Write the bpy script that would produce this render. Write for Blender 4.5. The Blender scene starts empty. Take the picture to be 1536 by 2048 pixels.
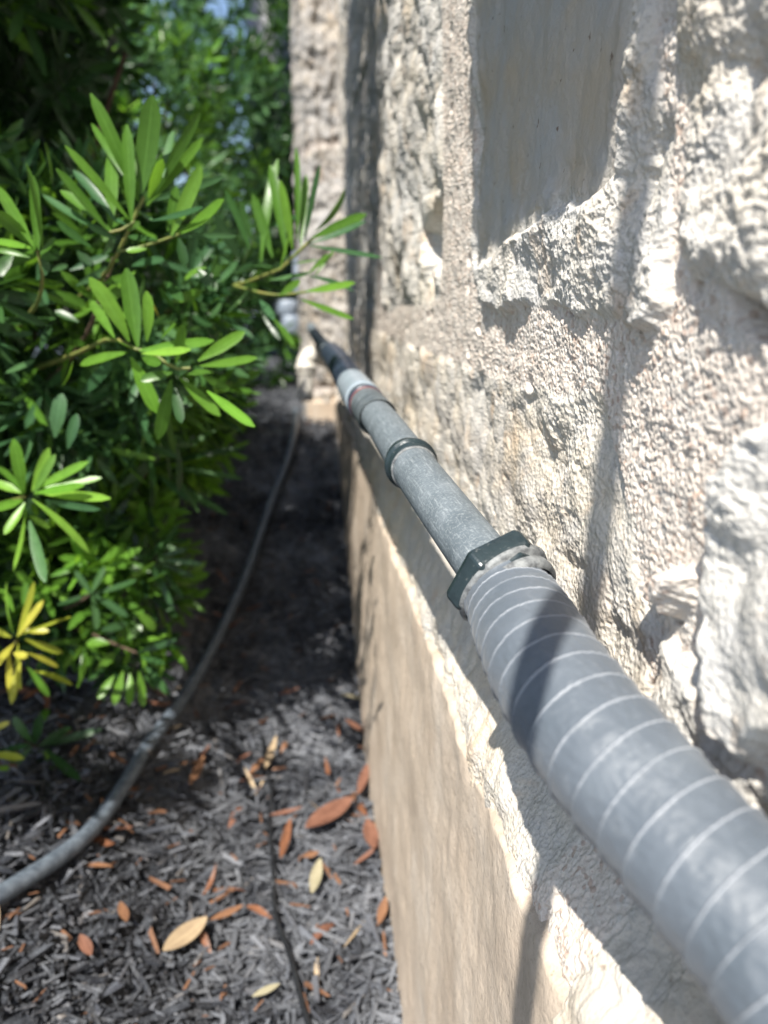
import bpy, bmesh, math, random
import numpy as np
from mathutils import Vector, Matrix

R = math.radians
random.seed(7)
rng = np.random.default_rng(7)
scene = bpy.context.scene
col = scene.collection

# ------------------------------------------------------------ camera
FPX = 1490.0                       # focal length in pixels of the 1536 x 2048 photo
YAW, PITCH = R(6.03), R(15.17)
Fv = np.array([math.sin(YAW)*math.cos(PITCH), math.cos(YAW)*math.cos(PITCH), -math.sin(PITCH)])
Rv = np.array([math.cos(YAW), -math.sin(YAW), 0.0])
Uv = np.cross(Rv, Fv)
cam_d = bpy.data.cameras.new('camera')
cam = bpy.data.objects.new('camera', cam_d)
col.objects.link(cam)
cam.matrix_world = Matrix(((Rv[0], Uv[0], -Fv[0], 0), (Rv[1], Uv[1], -Fv[1], 0), (Rv[2], Uv[2], -Fv[2], 0), (0, 0, 0, 1)))
cam_d.sensor_fit = 'VERTICAL'
cam_d.sensor_height = 36.0
cam_d.lens = FPX/2048*36.0
cam_d.clip_start = 0.005
cam_d.clip_end = 500
cam_d.dof.use_dof = True
cam_d.dof.focus_distance = 0.285
cam_d.dof.aperture_fstop = 8.6
cam_d.dof.aperture_blades = 0
scene.camera = cam

# ------------------------------------------------------------ light
SUN = Vector((0.05, 0.09, -0.150)).normalized()     # direction the light travels
w = bpy.data.worlds.new('World'); scene.world = w; w.use_nodes = True
nt = w.node_tree; nt.nodes.clear()
sky = nt.nodes.new('ShaderNodeTexSky'); sky.sky_type = 'NISHITA'; sky.sun_disc = False
sky.sun_elevation = math.asin(-SUN.z); sky.sun_rotation = math.atan2(-SUN.x, -SUN.y)
bg = nt.nodes.new('ShaderNodeBackground'); bg.inputs[1].default_value = 0.10
wo = nt.nodes.new('ShaderNodeOutputWorld')
nt.links.new(sky.outputs[0], bg.inputs[0]); nt.links.new(bg.outputs[0], wo.inputs[0])
sd = bpy.data.lights.new('sun', 'SUN'); sd.energy = 4.6; sd.angle = R(0.53); sd.color = (1.0, 0.955, 0.88)
so = bpy.data.objects.new('sun', sd); col.objects.link(so)
so.rotation_euler = SUN.to_track_quat('-Z', 'Y').to_euler()
scene.view_settings.view_transform = 'Standard'
scene.view_settings.look = 'None'
scene.view_settings.exposure = 0.98
scene.view_settings.gamma = 1.0

# ------------------------------------------------------------ helpers
def ray(x, y):
    return (x-768)/FPX*Rv + (1024-y)/FPX*Uv + Fv
def at(x, y, t):                    # point seen at photo pixel (x, y), t metres ahead
    return ray(x, y)*t
WPL = 0.115                         # wall plane, metres to the right of the camera
def onwall(x, y, W=WPL):
    d = ray(x, y); return d*(W/d[0])
def tag(o, label=None, cat=None, group=None, kind=None):
    if label: o['label'] = label
    if cat: o['category'] = cat
    if group: o['group'] = group
    if kind: o['kind'] = kind
    return o
def empty(name, loc, label, cat, group=None):
    o = bpy.data.objects.new(name, None); col.objects.link(o); o.location = loc
    o.empty_display_size = 0.05
    return tag(o, label, cat, group)
def link_mesh(name, me, mats, parent=None):
    for m in (mats if isinstance(mats, (list, tuple)) else [mats]): me.materials.append(m)
    o = bpy.data.objects.new(name, me); col.objects.link(o)
    if parent is not None:
        o.parent = parent
        off = Vector(parent.location) if parent.parent is None else Vector(parent.parent.location)
        if parent.parent is None: o.matrix_parent_inverse = Matrix.Translation(-off)
    return o
def np_mesh(name, V, Fq, smooth=True):
    V = np.asarray(V, np.float32); Fq = np.asarray(Fq, np.int32)
    me = bpy.data.meshes.new(name)
    me.vertices.add(len(V)); me.vertices.foreach_set('co', V.ravel())
    k = Fq.shape[1]
    me.loops.add(Fq.size); me.loops.foreach_set('vertex_index', Fq.ravel())
    me.polygons.add(len(Fq))
    me.polygons.foreach_set('loop_start', np.arange(0, Fq.size, k, dtype=np.int32))
    me.polygons.foreach_set('use_smooth', np.full(len(Fq), smooth))
    me.update(calc_edges=True)
    return me
def grid_faces(nu, nv, flip=False):
    i = np.arange(nu-1)[:, None]; j = np.arange(nv-1)[None, :]
    a = i*nv+j; b = a+1; c = a+nv+1; d = a+nv
    q = np.stack([a, d, c, b] if flip else [a, b, c, d], -1).reshape(-1, 4)
    return q
def set_attr(me, name, arr):
    at_ = me.attributes.new(name, 'FLOAT', 'POINT')
    at_.data.foreach_set('value', np.asarray(arr, np.float32).ravel())
def ss(a, b, x):
    t = np.clip((x-a)/(b-a), 0, 1); return t*t*(3-2*t)

# gradient noise
def _hash(ix, iy, seed):
    h = (ix.astype(np.uint32)*np.uint32(374761393) + iy.astype(np.uint32)*np.uint32(668265263) + np.uint32((seed*2246822519) & 0xffffffff))
    h = (h ^ (h >> np.uint32(13)))*np.uint32(1274126177)
    return h ^ (h >> np.uint32(16))
def pn(x, y, seed=0):
    x0 = np.floor(x); y0 = np.floor(y); fx = (x-x0).astype(np.float32); fy = (y-y0).astype(np.float32)
    ix = x0.astype(np.int64); iy = y0.astype(np.int64)
    u = fx*fx*fx*(fx*(fx*6-15)+10); v = fy*fy*fy*(fy*(fy*6-15)+10)
    def g(dx, dy):
        a = _hash(ix+dx, iy+dy, seed).astype(np.float32)*np.float32(2*math.pi/4294967296.0)
        return np.cos(a)*(fx-dx)+np.sin(a)*(fy-dy)
    a = g(0, 0)*(1-u)+g(1, 0)*u; b = g(0, 1)*(1-u)+g(1, 1)*u
    return (a*(1-v)+b*v)*1.5
def fbm(x, y, scale, octs, seed=0, gain=0.5, ridged=False):
    s = 0; amp = 1.0; f = 1.0/scale; tot = 0
    for o in range(octs):
        n = pn(x*f+13.7*o, y*f-7.1*o, seed+o*17)
        if ridged: n = 1-2*np.abs(n)
        s = s+amp*n; tot += amp; amp *= gain; f *= 2.03
    return s/tot
def worley(x, y, scale, seed=0):
    x = x/scale; y = y/scale
    x0 = np.floor(x).astype(np.int64); y0 = np.floor(y).astype(np.int64)
    d1 = np.full(x.shape, 9.0, np.float32); d2 = d1.copy(); idv = np.zeros(x.shape, np.float32)
    for i in (-1, 0, 1):
        for j in (-1, 0, 1):
            h = _hash(x0+i, y0+j, seed); h2 = _hash(x0+i, y0+j, seed+991)
            px = x0+i+h.astype(np.float32)/4294967296.0; py = y0+j+h2.astype(np.float32)/4294967296.0
            d = np.hypot(x-px, y-py).astype(np.float32)
            m = d < d1
            d2 = np.where(m, d1, np.minimum(d2, d)); idv = np.where(m, (h2 & np.uint32(1023)).astype(np.float32)/1023, idv); d1 = np.where(m, d, d1)
    return d1, d2, idv
def facets(x, y, scale, seed):      # broken planes: every cell has a slope of its own
    x = x/scale; y = y/scale
    x0 = np.floor(x).astype(np.int64); y0 = np.floor(y).astype(np.int64)
    out = np.full(x.shape, -9.0, np.float32)
    for i in (-1, 0, 1):
        for j in (-1, 0, 1):
            r = [(_hash(x0+i, y0+j, seed+k*37)).astype(np.float32)/4294967296.0 for k in range(5)]
            dx = x-(x0+i+r[0]); dy = y-(y0+j+r[1])
            out = np.maximum(out, (r[2]*0.5 + (r[3]-0.5)*dx + (r[4]-0.5)*dy - 0.9*(dx*dx+dy*dy)).astype(np.float32))
    return out*scale
def poly_sdf(y, z, P):              # signed distance, positive inside
    P = np.asarray(P, float); n = len(P)
    d = np.full(y.shape, 1e9); ins = np.zeros(y.shape, bool)
    for i in range(n):
        a = P[i]; b = P[(i+1) % n]; e = b-a
        wy = y-a[0]; wz = z-a[1]
        t = np.clip((wy*e[0]+wz*e[1])/(e@e), 0, 1)
        d = np.minimum(d, np.hypot(wy-e[0]*t, wz-e[1]*t))
        c = ((a[1] > z) != (b[1] > z)) & (y < (b[0]-a[0])*(z-a[1])/((b[1]-a[1]) or 1e-12)+a[0])
        ins ^= c
    return np.where(ins, d, -d)

# ------------------------------------------------------------ materials
class NT:
    def __init__(s, name):
        s.m = bpy.data.materials.new(name); s.m.use_nodes = True; s.t = s.m.node_tree
        s.b = s.t.nodes['Principled BSDF']
    def n(s, t, **kw):
        nd = s.t.nodes.new('ShaderNode'+t)
        for k, v in kw.items():
            if isinstance(k, str) and hasattr(nd, k): setattr(nd, k, v)
        return nd
    def l(s, a, b): s.t.links.new(a, b)
    def val(s, sock, v):
        if isinstance(v, (int, float, tuple, list)):
            sock.default_value = v
        else: s.l(v, sock)
    def coord(s, kind='Object', scale=None):
        tc = s.n('TexCoord'); o = tc.outputs[kind]
        if scale:
            mp = s.n('Mapping'); mp.inputs['Scale'].default_value = scale; s.l(o, mp.inputs[0]); o = mp.outputs[0]
        return o
    def noise(s, vec, scale, detail=4, rough=0.55, dist=0, out='Fac'):
        nd = s.n('TexNoise'); nd.inputs['Scale'].default_value = scale; nd.inputs['Detail'].default_value = detail
        nd.inputs['Roughness'].default_value = rough; nd.inputs['Distortion'].default_value = dist
        s.l(vec, nd.inputs['Vector']); return nd.outputs[out]
    def voro(s, vec, scale, feature='F1', out='Distance'):
        nd = s.n('TexVoronoi'); nd.feature = feature; nd.inputs['Scale'].default_value = scale
        s.l(vec, nd.inputs['Vector']); return nd.outputs[out]
    def ramp(s, fac, stops, interp='LINEAR'):
        nd = s.n('ValToRGB'); cr = nd.color_ramp; cr.interpolation = interp
        while len(cr.elements) < len(stops): cr.elements.new(0.5)
        for e, (p, c) in zip(cr.elements, stops):
            e.position = p
            e.color = (c, c, c, 1) if isinstance(c, (int, float)) else (*c, 1)
        s.l(fac, nd.inputs[0]); return nd.outputs[0]
    def mix(s, fac, a, b, mode='MIX'):
        nd = s.n('Mix'); nd.data_type = 'RGBA'; nd.blend_type = mode
        s.val(nd.inputs[0], fac)
        for sk, v in ((nd.inputs[6], a), (nd.inputs[7], b)):
            if isinstance(v, tuple): sk.default_value = (*v, 1)
            else: s.l(v, sk)
        return nd.outputs[2]
    def math(s, op, a, b=0.0):
        nd = s.n('Math'); nd.operation = op; s.val(nd.inputs[0], a); s.val(nd.inputs[1], b); return nd.outputs[0]
    def attr(s, name):
        nd = s.n('Attribute'); nd.attribute_name = name; return nd.outputs['Fac']
    def bump(s, h, strength, dist, prev=None):
        nd = s.n('Bump'); nd.inputs['Strength'].default_value = strength; nd.inputs['Distance'].default_value = dist
        s.l(h, nd.inputs['Height'])
        if prev is not None: s.l(prev, nd.inputs['Normal'])
        return nd.outputs[0]
    def done(s, color=None, rough=None, normal=None, spec=None):
        if color is not None:
            if isinstance(color, tuple): s.b.inputs['Base Color'].default_value = (*color, 1)
            else: s.l(color, s.b.inputs['Base Color'])
        if rough is not None: s.val(s.b.inputs['Roughness'], rough)
        if normal is not None: s.l(normal, s.b.inputs['Normal'])
        if spec is not None: s.b.inputs['Specular IOR Level'].default_value = spec
        return s.m

def mat_stone(name='limestone', dim=None):
    k = NT(name); c = k.coord()
    big = k.noise(c, 9, 5, 0.6)
    med = k.noise(c, 45, 6, 0.65)
    fine = k.noise(c, 420, 5, 0.7)
    col1 = k.ramp(big, [(0.30, (0.54, 0.53, 0.51)), (0.46, (0.64, 0.61, 0.56)), (0.6, (0.62, 0.56, 0.47)), (0.75, (0.58, 0.45, 0.33))])
    tint = k.ramp(k.attr('stone_id'), [(0.0, (1.0, 1.0, 0.99)), (0.35, (1.0, 0.99, 0.97)), (0.7, (1.0, 0.97, 0.92)), (1.0, (0.95, 0.88, 0.78))])
    col1 = k.mix(1.0, col1, tint, 'MULTIPLY')
    grey = k.ramp(med, [(0.42, 0.0), (0.62, 1.0)])
    col2 = k.mix(k.math('MULTIPLY', grey, 0.5), col1, (0.46, 0.46, 0.46))
    och = k.ramp(k.noise(c, 26, 5, 0.6, 1.2), [(0.56, 0.0), (0.72, 1.0)])
    col2 = k.mix(k.math('MULTIPLY', och, 0.5), col2, (0.52, 0.33, 0.17))
    pits = k.ramp(fine, [(0.30, 0.62), (0.46, 1.0)])
    col2 = k.mix(1.0, col2, pits, 'MULTIPLY')
    # mortar: sandy, pinkish tan with coloured grains
    vd = k.voro(c, 480, 'F1', 'Color')
    sep = k.n('SeparateColor'); k.l(vd, sep.inputs[0])
    grains = k.ramp(sep.outputs[0], [(0.0, (0.68, 0.62, 0.55)), (0.55, (0.63, 0.55, 0.48)), (0.8, (0.70, 0.67, 0.62)), (0.92, (0.40, 0.27, 0.20)), (1.0, (0.30, 0.16, 0.11))])
    mort = k.mix(0.5, grains, k.ramp(k.noise(c, 60, 4), [(0.35, (0.65, 0.60, 0.54)), (0.65, (0.67, 0.57, 0.48))]))
    mm = k.attr('mortar')
    colr = k.mix(mm, col2, mort)
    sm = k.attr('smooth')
    smc = k.mix(k.ramp(k.noise(c, 22, 4, 0.6), [(0.35, 0.0), (0.65, 1.0)]), (0.47, 0.46, 0.44), (0.52, 0.44, 0.34))  # duller tone painted into areas that lie in cast shadow
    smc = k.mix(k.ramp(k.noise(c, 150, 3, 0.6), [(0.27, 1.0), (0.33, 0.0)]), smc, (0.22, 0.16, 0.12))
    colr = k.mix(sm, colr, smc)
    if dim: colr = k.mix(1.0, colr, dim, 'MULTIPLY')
    b1 = k.bump(k.noise(c, 900, 4, 0.7), 0.55, 0.0006)
    b2 = k.bump(k.voro(c, 520), 0.5, 0.0009, b1)
    k.l(k.math('SUBTRACT', 0.7, k.math('MULTIPLY', sm, 0.55)), b2.node.inputs['Strength'])
    b2.node.inputs['Strength'].default_value = 0.5
    return k.done(colr, 0.92, b2, 0.25)

def mat_concrete():
    k = NT('parged_concrete'); c = k.coord()
    a = k.noise(c, 14, 5, 0.6); b = k.noise(c, 300, 4, 0.7)
    cr = k.ramp(a, [(0.32, (0.44, 0.355, 0.275)), (0.52, (0.52, 0.43, 0.34)), (0.7, (0.58, 0.50, 0.415))])
    cr = k.mix(k.ramp(b, [(0.35, 0.35), (0.5, 0.0)]), cr, (0.30, 0.24, 0.18))
    stain = k.ramp(k.noise(k.coord('Object', (30, 30, 4)), 1, 4, 0.6), [(0.55, 0.0), (0.75, 0.35)])
    cr = k.mix(stain, cr, (0.62, 0.56, 0.48))
    cr = k.mix(k.ramp(k.voro(c, 260), [(0.05, 0.6), (0.16, 0.0)]), cr, (0.22, 0.17, 0.12))
    n1 = k.bump(b, 0.8, 0.0010); n2 = k.bump(k.noise(c, 80, 4), 0.4, 0.002, n1)
    return k.done(cr, 0.9, n2, 0.25)

def mat_leaf(name, c1, c2, c3, trans=0.35, rough=0.33):
    k = NT(name)
    v = k.attr('leafvar'); u = k.attr('leafu')
    base = k.ramp(v, [(0.0, c1), (0.5, c2), (1.0, c3)])
    rib = k.ramp(k.math('ABSOLUTE', u), [(0.0, 0.55), (0.10, 0.0)])
    base = k.mix(rib, base, tuple(min(1, x*1.7+0.03) for x in c2))
    nz = k.noise(k.coord(), 160, 3)
    base = k.mix(k.ramp(nz, [(0.3, 0.25), (0.6, 0.0)]), base, tuple(x*0.6 for x in c1))
    k.l(base, k.b.inputs['Base Color'])
    k.b.inputs['Roughness'].default_value = rough
    k.b.inputs['Specular IOR Level'].default_value = 0.35
    tr = k.n('BsdfTranslucent')
    tcol = k.mix(0.5, base, tuple(min(1, x) for x in (c3[0]*1.6, c3[1]*1.6, c3[2]*0.6)))
    k.l(tcol, tr.inputs[0])
    mx = k.n('MixShader'); mx.inputs[0].default_value = trans
    k.l(k.b.outputs[0], mx.inputs[1]); k.l(tr.outputs[0], mx.inputs[2])
    k.l(mx.outputs[0], k.t.nodes['Material Output'].inputs[0])
    k.l(k.bump(k.noise(k.coord(), 500, 2), 0.25, 0.0004), k.b.inputs['Normal'])
    return k.m

def mat_simple(name, c, rough=0.6, c2=None, scale=60, bump=0.0, metal=0.0, spec=None):
    k = NT(name); co = k.coord()
    n = k.noise(co, scale, 5, 0.62)
    cc = k.ramp(n, [(0.35, c), (0.65, c2 or tuple(x*1.25 for x in c))])
    k.b.inputs['Metallic'].default_value = metal
    nn = k.bump(k.noise(co, scale*4, 4), bump, 0.001) if bump else None
    return k.done(cc, rough, nn, spec)

def mat_jacket():                    # grey tape wrapped round the flexible conduit
    k = NT('grey_tape_wrap'); c = k.coord(); s = k.attr('seam'); ang = k.attr('ang')
    n = k.noise(c, 45, 5, 0.6)
    base = k.ramp(n, [(0.3, (0.080, 0.098, 0.118)), (0.5, (0.095, 0.113, 0.135)), (0.72, (0.118, 0.138, 0.160))])
    dust = k.ramp(k.noise(c, 130, 6, 0.7, 0.6), [(0.56, 0.0), (0.80, 0.30)])
    base = k.mix(dust, base, (0.34, 0.36, 0.38))
    broken = k.ramp(k.noise(c, 55, 3, 0.6), [(0.30, 0.4), (0.42, 1.0)])
    base = k.mix(k.math('MULTIPLY', k.math('MULTIPLY', s, broken), 0.62), base, (0.62, 0.64, 0.68))
    k.b.inputs['Sheen Weight'].default_value = 0.15
    return k.done(base, 0.50, k.bump(k.noise(c, 700, 4, 0.7), 0.12, 0.0006), 0.5)

def mat_rigid():                     # weathered grey pvc with scuffs running along it
    k = NT('weathered_grey_pvc'); al = k.attr('along'); ang = k.attr('ang')
    cb = k.n('CombineXYZ'); k.l(k.math('MULTIPLY', al, 60), cb.inputs[0]); k.l(k.math('MULTIPLY', ang, 9), cb.inputs[1])
    scr = k.noise(cb.outputs[0], 1.0, 6, 0.7, 0.3)
    cb2 = k.n('CombineXYZ'); k.l(k.math('MULTIPLY', al, 14), cb2.inputs[0]); k.l(k.math('MULTIPLY', ang, 14), cb2.inputs[1])
    lines = k.noise(cb2.outputs[0], 1.0, 3, 0.6)
    c = k.coord(); n = k.noise(c, 70, 5, 0.65); fn = k.noise(c, 800, 4, 0.75)
    base = k.ramp(n, [(0.3, (0.085, 0.105, 0.120)), (0.55, (0.125, 0.150, 0.168)), (0.75, (0.18, 0.205, 0.225))])
    base = k.mix(k.ramp(fn, [(0.5, 0.0), (0.68, 0.5)]), base, (0.36, 0.39, 0.40))
    base = k.mix(k.ramp(scr, [(0.55, 0.0), (0.72, 0.55)]), base, (0.45, 0.48, 0.49))
    base = k.mix(k.ramp(lines, [(0.30, 0.8), (0.36, 0.0)]), base, (0.05, 0.07, 0.08))
    nn = k.bump(fn, 0.4, 0.0005, k.bump(scr, 0.3, 0.0006))
    return k.done(base, 0.55, nn, 0.4)

def mat_nut():
    k = NT('dark_nut_plastic'); c = k.coord()
    n = k.noise(c, 60, 4)
    base = k.ramp(n, [(0.35, (0.012, 0.020, 0.024)), (0.7, (0.025, 0.040, 0.045))])
    sp = k.ramp(k.noise(c, 420, 4, 0.75), [(0.64, 0.0), (0.74, 0.45)])
    base = k.mix(sp, base, (0.50, 0.50, 0.48))
    return k.done(base, 0.32, k.bump(k.noise(c, 350, 4), 0.35, 0.0008), 0.5)

def mat_mulch(name='black_mulch'):
    k = NT(name); c = k.coord()
    v = k.attr('chipvar')
    n = k.noise(c, 70, 5, 0.65)
    base = k.ramp(v, [(0.0, (0.016, 0.017, 0.021)), (0.5, (0.035, 0.038, 0.046)), (0.85, (0.07, 0.075, 0.09)), (0.95, (0.12, 0.12, 0.13)), (1.0, (0.17, 0.15, 0.13))])
    dust = k.ramp(n, [(0.50, 0.0), (0.72, 0.6)])
    base = k.mix(dust, base, (0.15, 0.165, 0.19))
    ash = k.ramp(k.noise(c, 7, 4, 0.6), [(0.45, 0.0), (0.65, 0.75)])
    base = k.mix(ash, base, (0.19, 0.20, 0.22))
    fn = k.noise(c, 500, 4, 0.7)
    base = k.mix(k.ramp(fn, [(0.56, 0.0), (0.70, 0.55)]), base, (0.24, 0.26, 0.29))
    return k.done(base, 0.5, k.bump(fn, 0.6, 0.0015), 0.5)

def mat_litter(name, c1, c2):
    k = NT(name); c = k.coord('Object')
    n = k.noise(c, 60, 4, 0.6); 
    base = k.ramp(n, [(0.3, c1), (0.7, c2)])
    u = k.attr('leafu')
    base = k.mix(k.ramp(k.math('ABSOLUTE', u), [(0.0, 0.5), (0.12, 0.0)]), base, tuple(x*1.5 for x in c2))
    return k.done(base, 0.5, k.bump(k.noise(c, 400, 3), 0.3, 0.0006), 0.4)

STONE = mat_stone(); STONE2 = mat_stone('darker_limestone', (0.62, 0.62, 0.64)); CONC = mat_concrete()  # second limestone is a copy for the pier, whole colour multiplied darker
G_MID = mat_leaf('leaf_green', (0.050, 0.125, 0.018), (0.085, 0.20, 0.024), (0.14, 0.29, 0.035))
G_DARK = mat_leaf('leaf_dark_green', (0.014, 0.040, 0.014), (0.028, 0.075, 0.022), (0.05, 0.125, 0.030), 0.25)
G_LIME = mat_leaf('leaf_lime', (0.10, 0.26, 0.03), (0.16, 0.36, 0.04), (0.24, 0.45, 0.06), 0.4)
G_YEL = mat_leaf('leaf_yellow', (0.20, 0.27, 0.03), (0.36, 0.38, 0.04), (0.50, 0.46, 0.07), 0.35)
G_BLUE = mat_leaf('leaf_blue_green', (0.03, 0.085, 0.035), (0.05, 0.13, 0.05), (0.09, 0.19, 0.07), 0.3, 0.36)
STEM = mat_simple('green_stem', (0.10, 0.15, 0.03), 0.55, (0.20, 0.19, 0.05), 80, 0.3)
WOOD = mat_simple('brown_twig', (0.05, 0.032, 0.02), 0.8, (0.10, 0.065, 0.04), 90, 0.5)
JACKET = mat_jacket(); RIGID = mat_rigid(); NUT = mat_nut()
MULCH = mat_mulch()

# ------------------------------------------------------------ stone wall (one thing)
wall = empty('stone_wall', (WPL, 1.0, -0.55), 'rough white limestone block wall on a tan parged footing, filling the right side', 'wall')

def wp(pts):                        # photo pixels -> (y, z) on the wall plane
    return [(onwall(x, y, 0.100)[1], onwall(x, y, 0.100)[2]) for x, y in pts]
S_B = wp([(950, -420), (948, 0), (946, 300), (948, 560), (1000, 632), (1075, 610), (1150, 632), (1255, 655), (1322, 672), (1338, 600), (1345, 430), (1330, 250), (1318, 60), (1300, -300)])
S_T = wp([(1352, -300), (1350, 100), (1362, 300), (1352, 480), (1375, 570), (1420, 570), (1470, 620), (1560, 700), (1650, 640), (1700, 0), (1700, -300)])
S_A = [(0.93, 0.60), (0.945, 0.2), (0.95, -0.004), (0.86, -0.001), (0.75, 0.006), (0.62, 0.002), (0.56, 0.012), (0.555, 0.09), (0.575, 0.2), (0.60, 0.6)]
S_C = wp([(1200, 795), (1240, 960), (1272, 1090), (1290, 1230), (1292, 1400)])+[(0.235, -0.25), (0.30, -0.30), (1.20, -0.30), (1.19, -0.024), (0.95, -0.028), (0.7, -0.031), (0.5, -0.033), (0.36, -0.034)]
S_D = wp([(1310, 1265), (1325, 1330), (1290, 1460), (1330, 1640)])+[(0.190, -0.30), (0.06, -0.30)]+wp([(1650, 1500), (1500, 1550), (1440, 1480), (1420, 1340), (1350, 1290)])
S_R = wp([(1528, 870), (1480, 960), (1440, 1090), (1428, 1200), (1440, 1330), (1462, 1480), (1520, 1520), (1650, 1480)])+[(0.05, -0.10), (0.05, -0.03)]+wp([(1600, 840)])
S_K = wp([(1320, 1140), (1355, 1118), (1400, 1140), (1412, 1175), (1385, 1215), (1345, 1225), (1312, 1190)])
SHADOWP = wp([(955, -200), (950, 100), (950, 545), (1010, 500), (1100, 440), (1200, 400), (1240, 350), (1262, 200), (1285, 60), (1290, -200)])  # outline of the cast shadow on stone B

POCKET = [(onwall(x, y, 0.102)[1], onwall(x, y, 0.102)[2]) for x, y in [(880, 385), (925, 400), (930, 450), (915, 520), (895, 560), (850, 530), (845, 460)]]
_bo = wp([(955, 520), (1010, 490), (1060, 440), (1120, 430), (1180, 385), (1228, 345), (1230, 250), (1242, 150), (1258, 60), (1262, -60), (1250, -260), (1180, -200), (1120, -40), (1060, 60), (1020, 90), (985, 40), (950, -30), (940, 200)])
SHADOW_BOSS = [(y-0.108, z+0.180) for y, z in _bo]  # caster outline: the shadow area shifted back towards the sun
def smax(a, b, k=0.004):
    h = np.clip(0.5+0.5*(a-b)/k, 0, 1); return b+(a-b)*h + k*h*(1-h)
def smin(a, b, k=0.004): return -smax(-a, -b, k)

def height(y, z):
    """outward height of the rock face (m), mortar mask, smooth mask, stone id"""
    wy = y+fbm(y, z, 0.035, 3, 5)*0.006; wz = z+fbm(y, z, 0.035, 3, 25)*0.006
    wy2 = wy+fbm(y, z, 0.006, 2, 45)*0.0016; wz2 = wz+fbm(y, z, 0.006, 2, 65)*0.0016
    cr = fbm(y, z, 0.060, 3, 101)                       # broad undulation
    rg = fbm(y, z, 0.014, 5, 131, 0.58, True)           # ridged fractures
    fi = fbm(y, z, 0.0030, 3, 161, 0.65)                 # crust
    w1, w2, wi = worley(wy, wz, 0.013, 3)
    chip = (wi-0.5)*ss(0.0, 0.25, w2-w1)
    fa = facets(wy, wz, 0.045, 1500)*0.24 + facets(wy2, wz2, 0.016, 1600)*0.20
    vm = ss(-0.25, 0.35, fbm(y, z, 0.05, 3, 1700)); fi = fi*(0.35+0.9*vm); rg = rg*(0.45+0.75*vm)
    rough = fa + cr*0.0035 + rg*0.0015 + fi*0.0010 + chip*0.0016
    # mortar: sandy with knobs
    g1, g2, gi = worley(y, z, 0.0020, 77)
    kn = fbm(y, z, 0.011, 3, 201)
    H = 0.0142 + cr*0.002 + kn*0.0011 + (0.55-np.minimum(g1, 1))*0.0007 + fi*0.0006
    mortar = np.ones_like(y); smooth = np.zeros_like(y); sid = np.full_like(y, 0.5)
    def put(s, h, i, edge=0.006, e2=None):
        nonlocal H, mortar, sid
        m = ss(-0.0012, 0.0022, s)
        prof = ss(-0.001, edge, s)
        H = H*(1-prof)+h*prof
        mortar = mortar*(1-m)
        sid = np.where(s > 0, i, sid)
    # other stones beyond the hand-made ones
    rest = []
    rest.append(([(1.04, 0.30), (1.04, 0.0), (1.95, 0.0), (1.95, 0.30)], 0.010, 0.2))
    rest.append(([(1.04, 0.9), (1.04, 0.33), (1.95, 0.33), (1.95, 0.9)], 0.014, 0.8))
    rest.append(([(1.24, -0.03), (1.24, -0.30), (1.95, -0.30), (1.95, -0.03)], 0.010, 0.6))
    rest.append(([(0.60, 1.3), (0.60, 0.64), (0.96, 0.64), (0.96, 1.3)], 0.02, 0.3))
    rest.append(([(-0.3, 0.5), (-0.3, 0.0), (0.08, 0.0), (0.10, 0.5)], 0.012, 0.1))
    for P, b, i in rest:
        put(poly_sdf(wy2, wz2, P), b+rough, i, 0.012)
    # stone A
    sA = poly_sdf(wy2, wz2, S_A)
    hA = 0.013+rough*0.9 + 0.006*ss(0.55, 0.90, y) + 0.02*(z-0.1)
    pk = ss(0.0, 0.012, poly_sdf(wy2, wz2, POCKET))
    pk2 = np.exp(-(((y-0.62)/0.014)**2+((z-0.030)/0.009)**2))
    hA = hA - 0.020*pk - 0.006*pk2
    put(sA, hA, 0.15, 0.012)
    # stone B: flattened and toned duller inside the cast shadow outline
    sB = poly_sdf(wy2, wz2, S_B)
    hB = 0.0155+rough*0.9
    dk = ss(0.0, 0.004, poly_sdf(wy2+rg*0.002, wz2+rg*0.002, SHADOWP))
    hB = hB-rough*0.35*dk-0.002*dk-rough*0.3*ss(0.010, 0.020, poly_sdf(wy, wz, SHADOWP))
    put(sB, hB, 0.35, 0.004)
    smooth = np.maximum(smooth, ss(0.001, 0.012, poly_sdf(wy2+rg*0.004, wz2+rg*0.004, SHADOWP))*ss(0.0, 0.004, sB))  # shade tone follows the cast shadow outline
    # stone T (upper right)
    sT = poly_sdf(wy2, wz2, S_T)
    hT = 0.0155+rough*1.05+0.03*(z-0.05)
    put(sT, hT, 0.6, 0.010)
    pkT = np.exp(-(((y-0.19)/0.014)**2+((z-0.115)/0.016)**2))
    H = H-0.009*pkT
    rec = ss(0.0, 0.006, poly_sdf(wy2, wz2, wp([(1440, 575), (1560, 600), (1620, 700), (1560, 715), (1500, 700), (1460, 650)])))
    H = H-0.010*rec
    # stone C (the long one under the joint, runs down to the footing)
    sC = poly_sdf(wy2, wz2, S_C)
    f0 = -0.155+0.022*ss(0.20, 0.34, y); foot = ss(0, 1, (f0-z)/(f0+0.208))
    hC = 0.0135+rough*0.7
    put(sC, hC, 0.75, 0.005)
    # flatter, duller tone put into lower stone C where the pipe shadow falls
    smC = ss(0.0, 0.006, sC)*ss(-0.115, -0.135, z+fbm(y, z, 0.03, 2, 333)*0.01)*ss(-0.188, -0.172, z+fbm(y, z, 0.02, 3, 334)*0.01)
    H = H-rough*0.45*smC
    smooth = np.maximum(smooth, smC*0.6)
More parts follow.
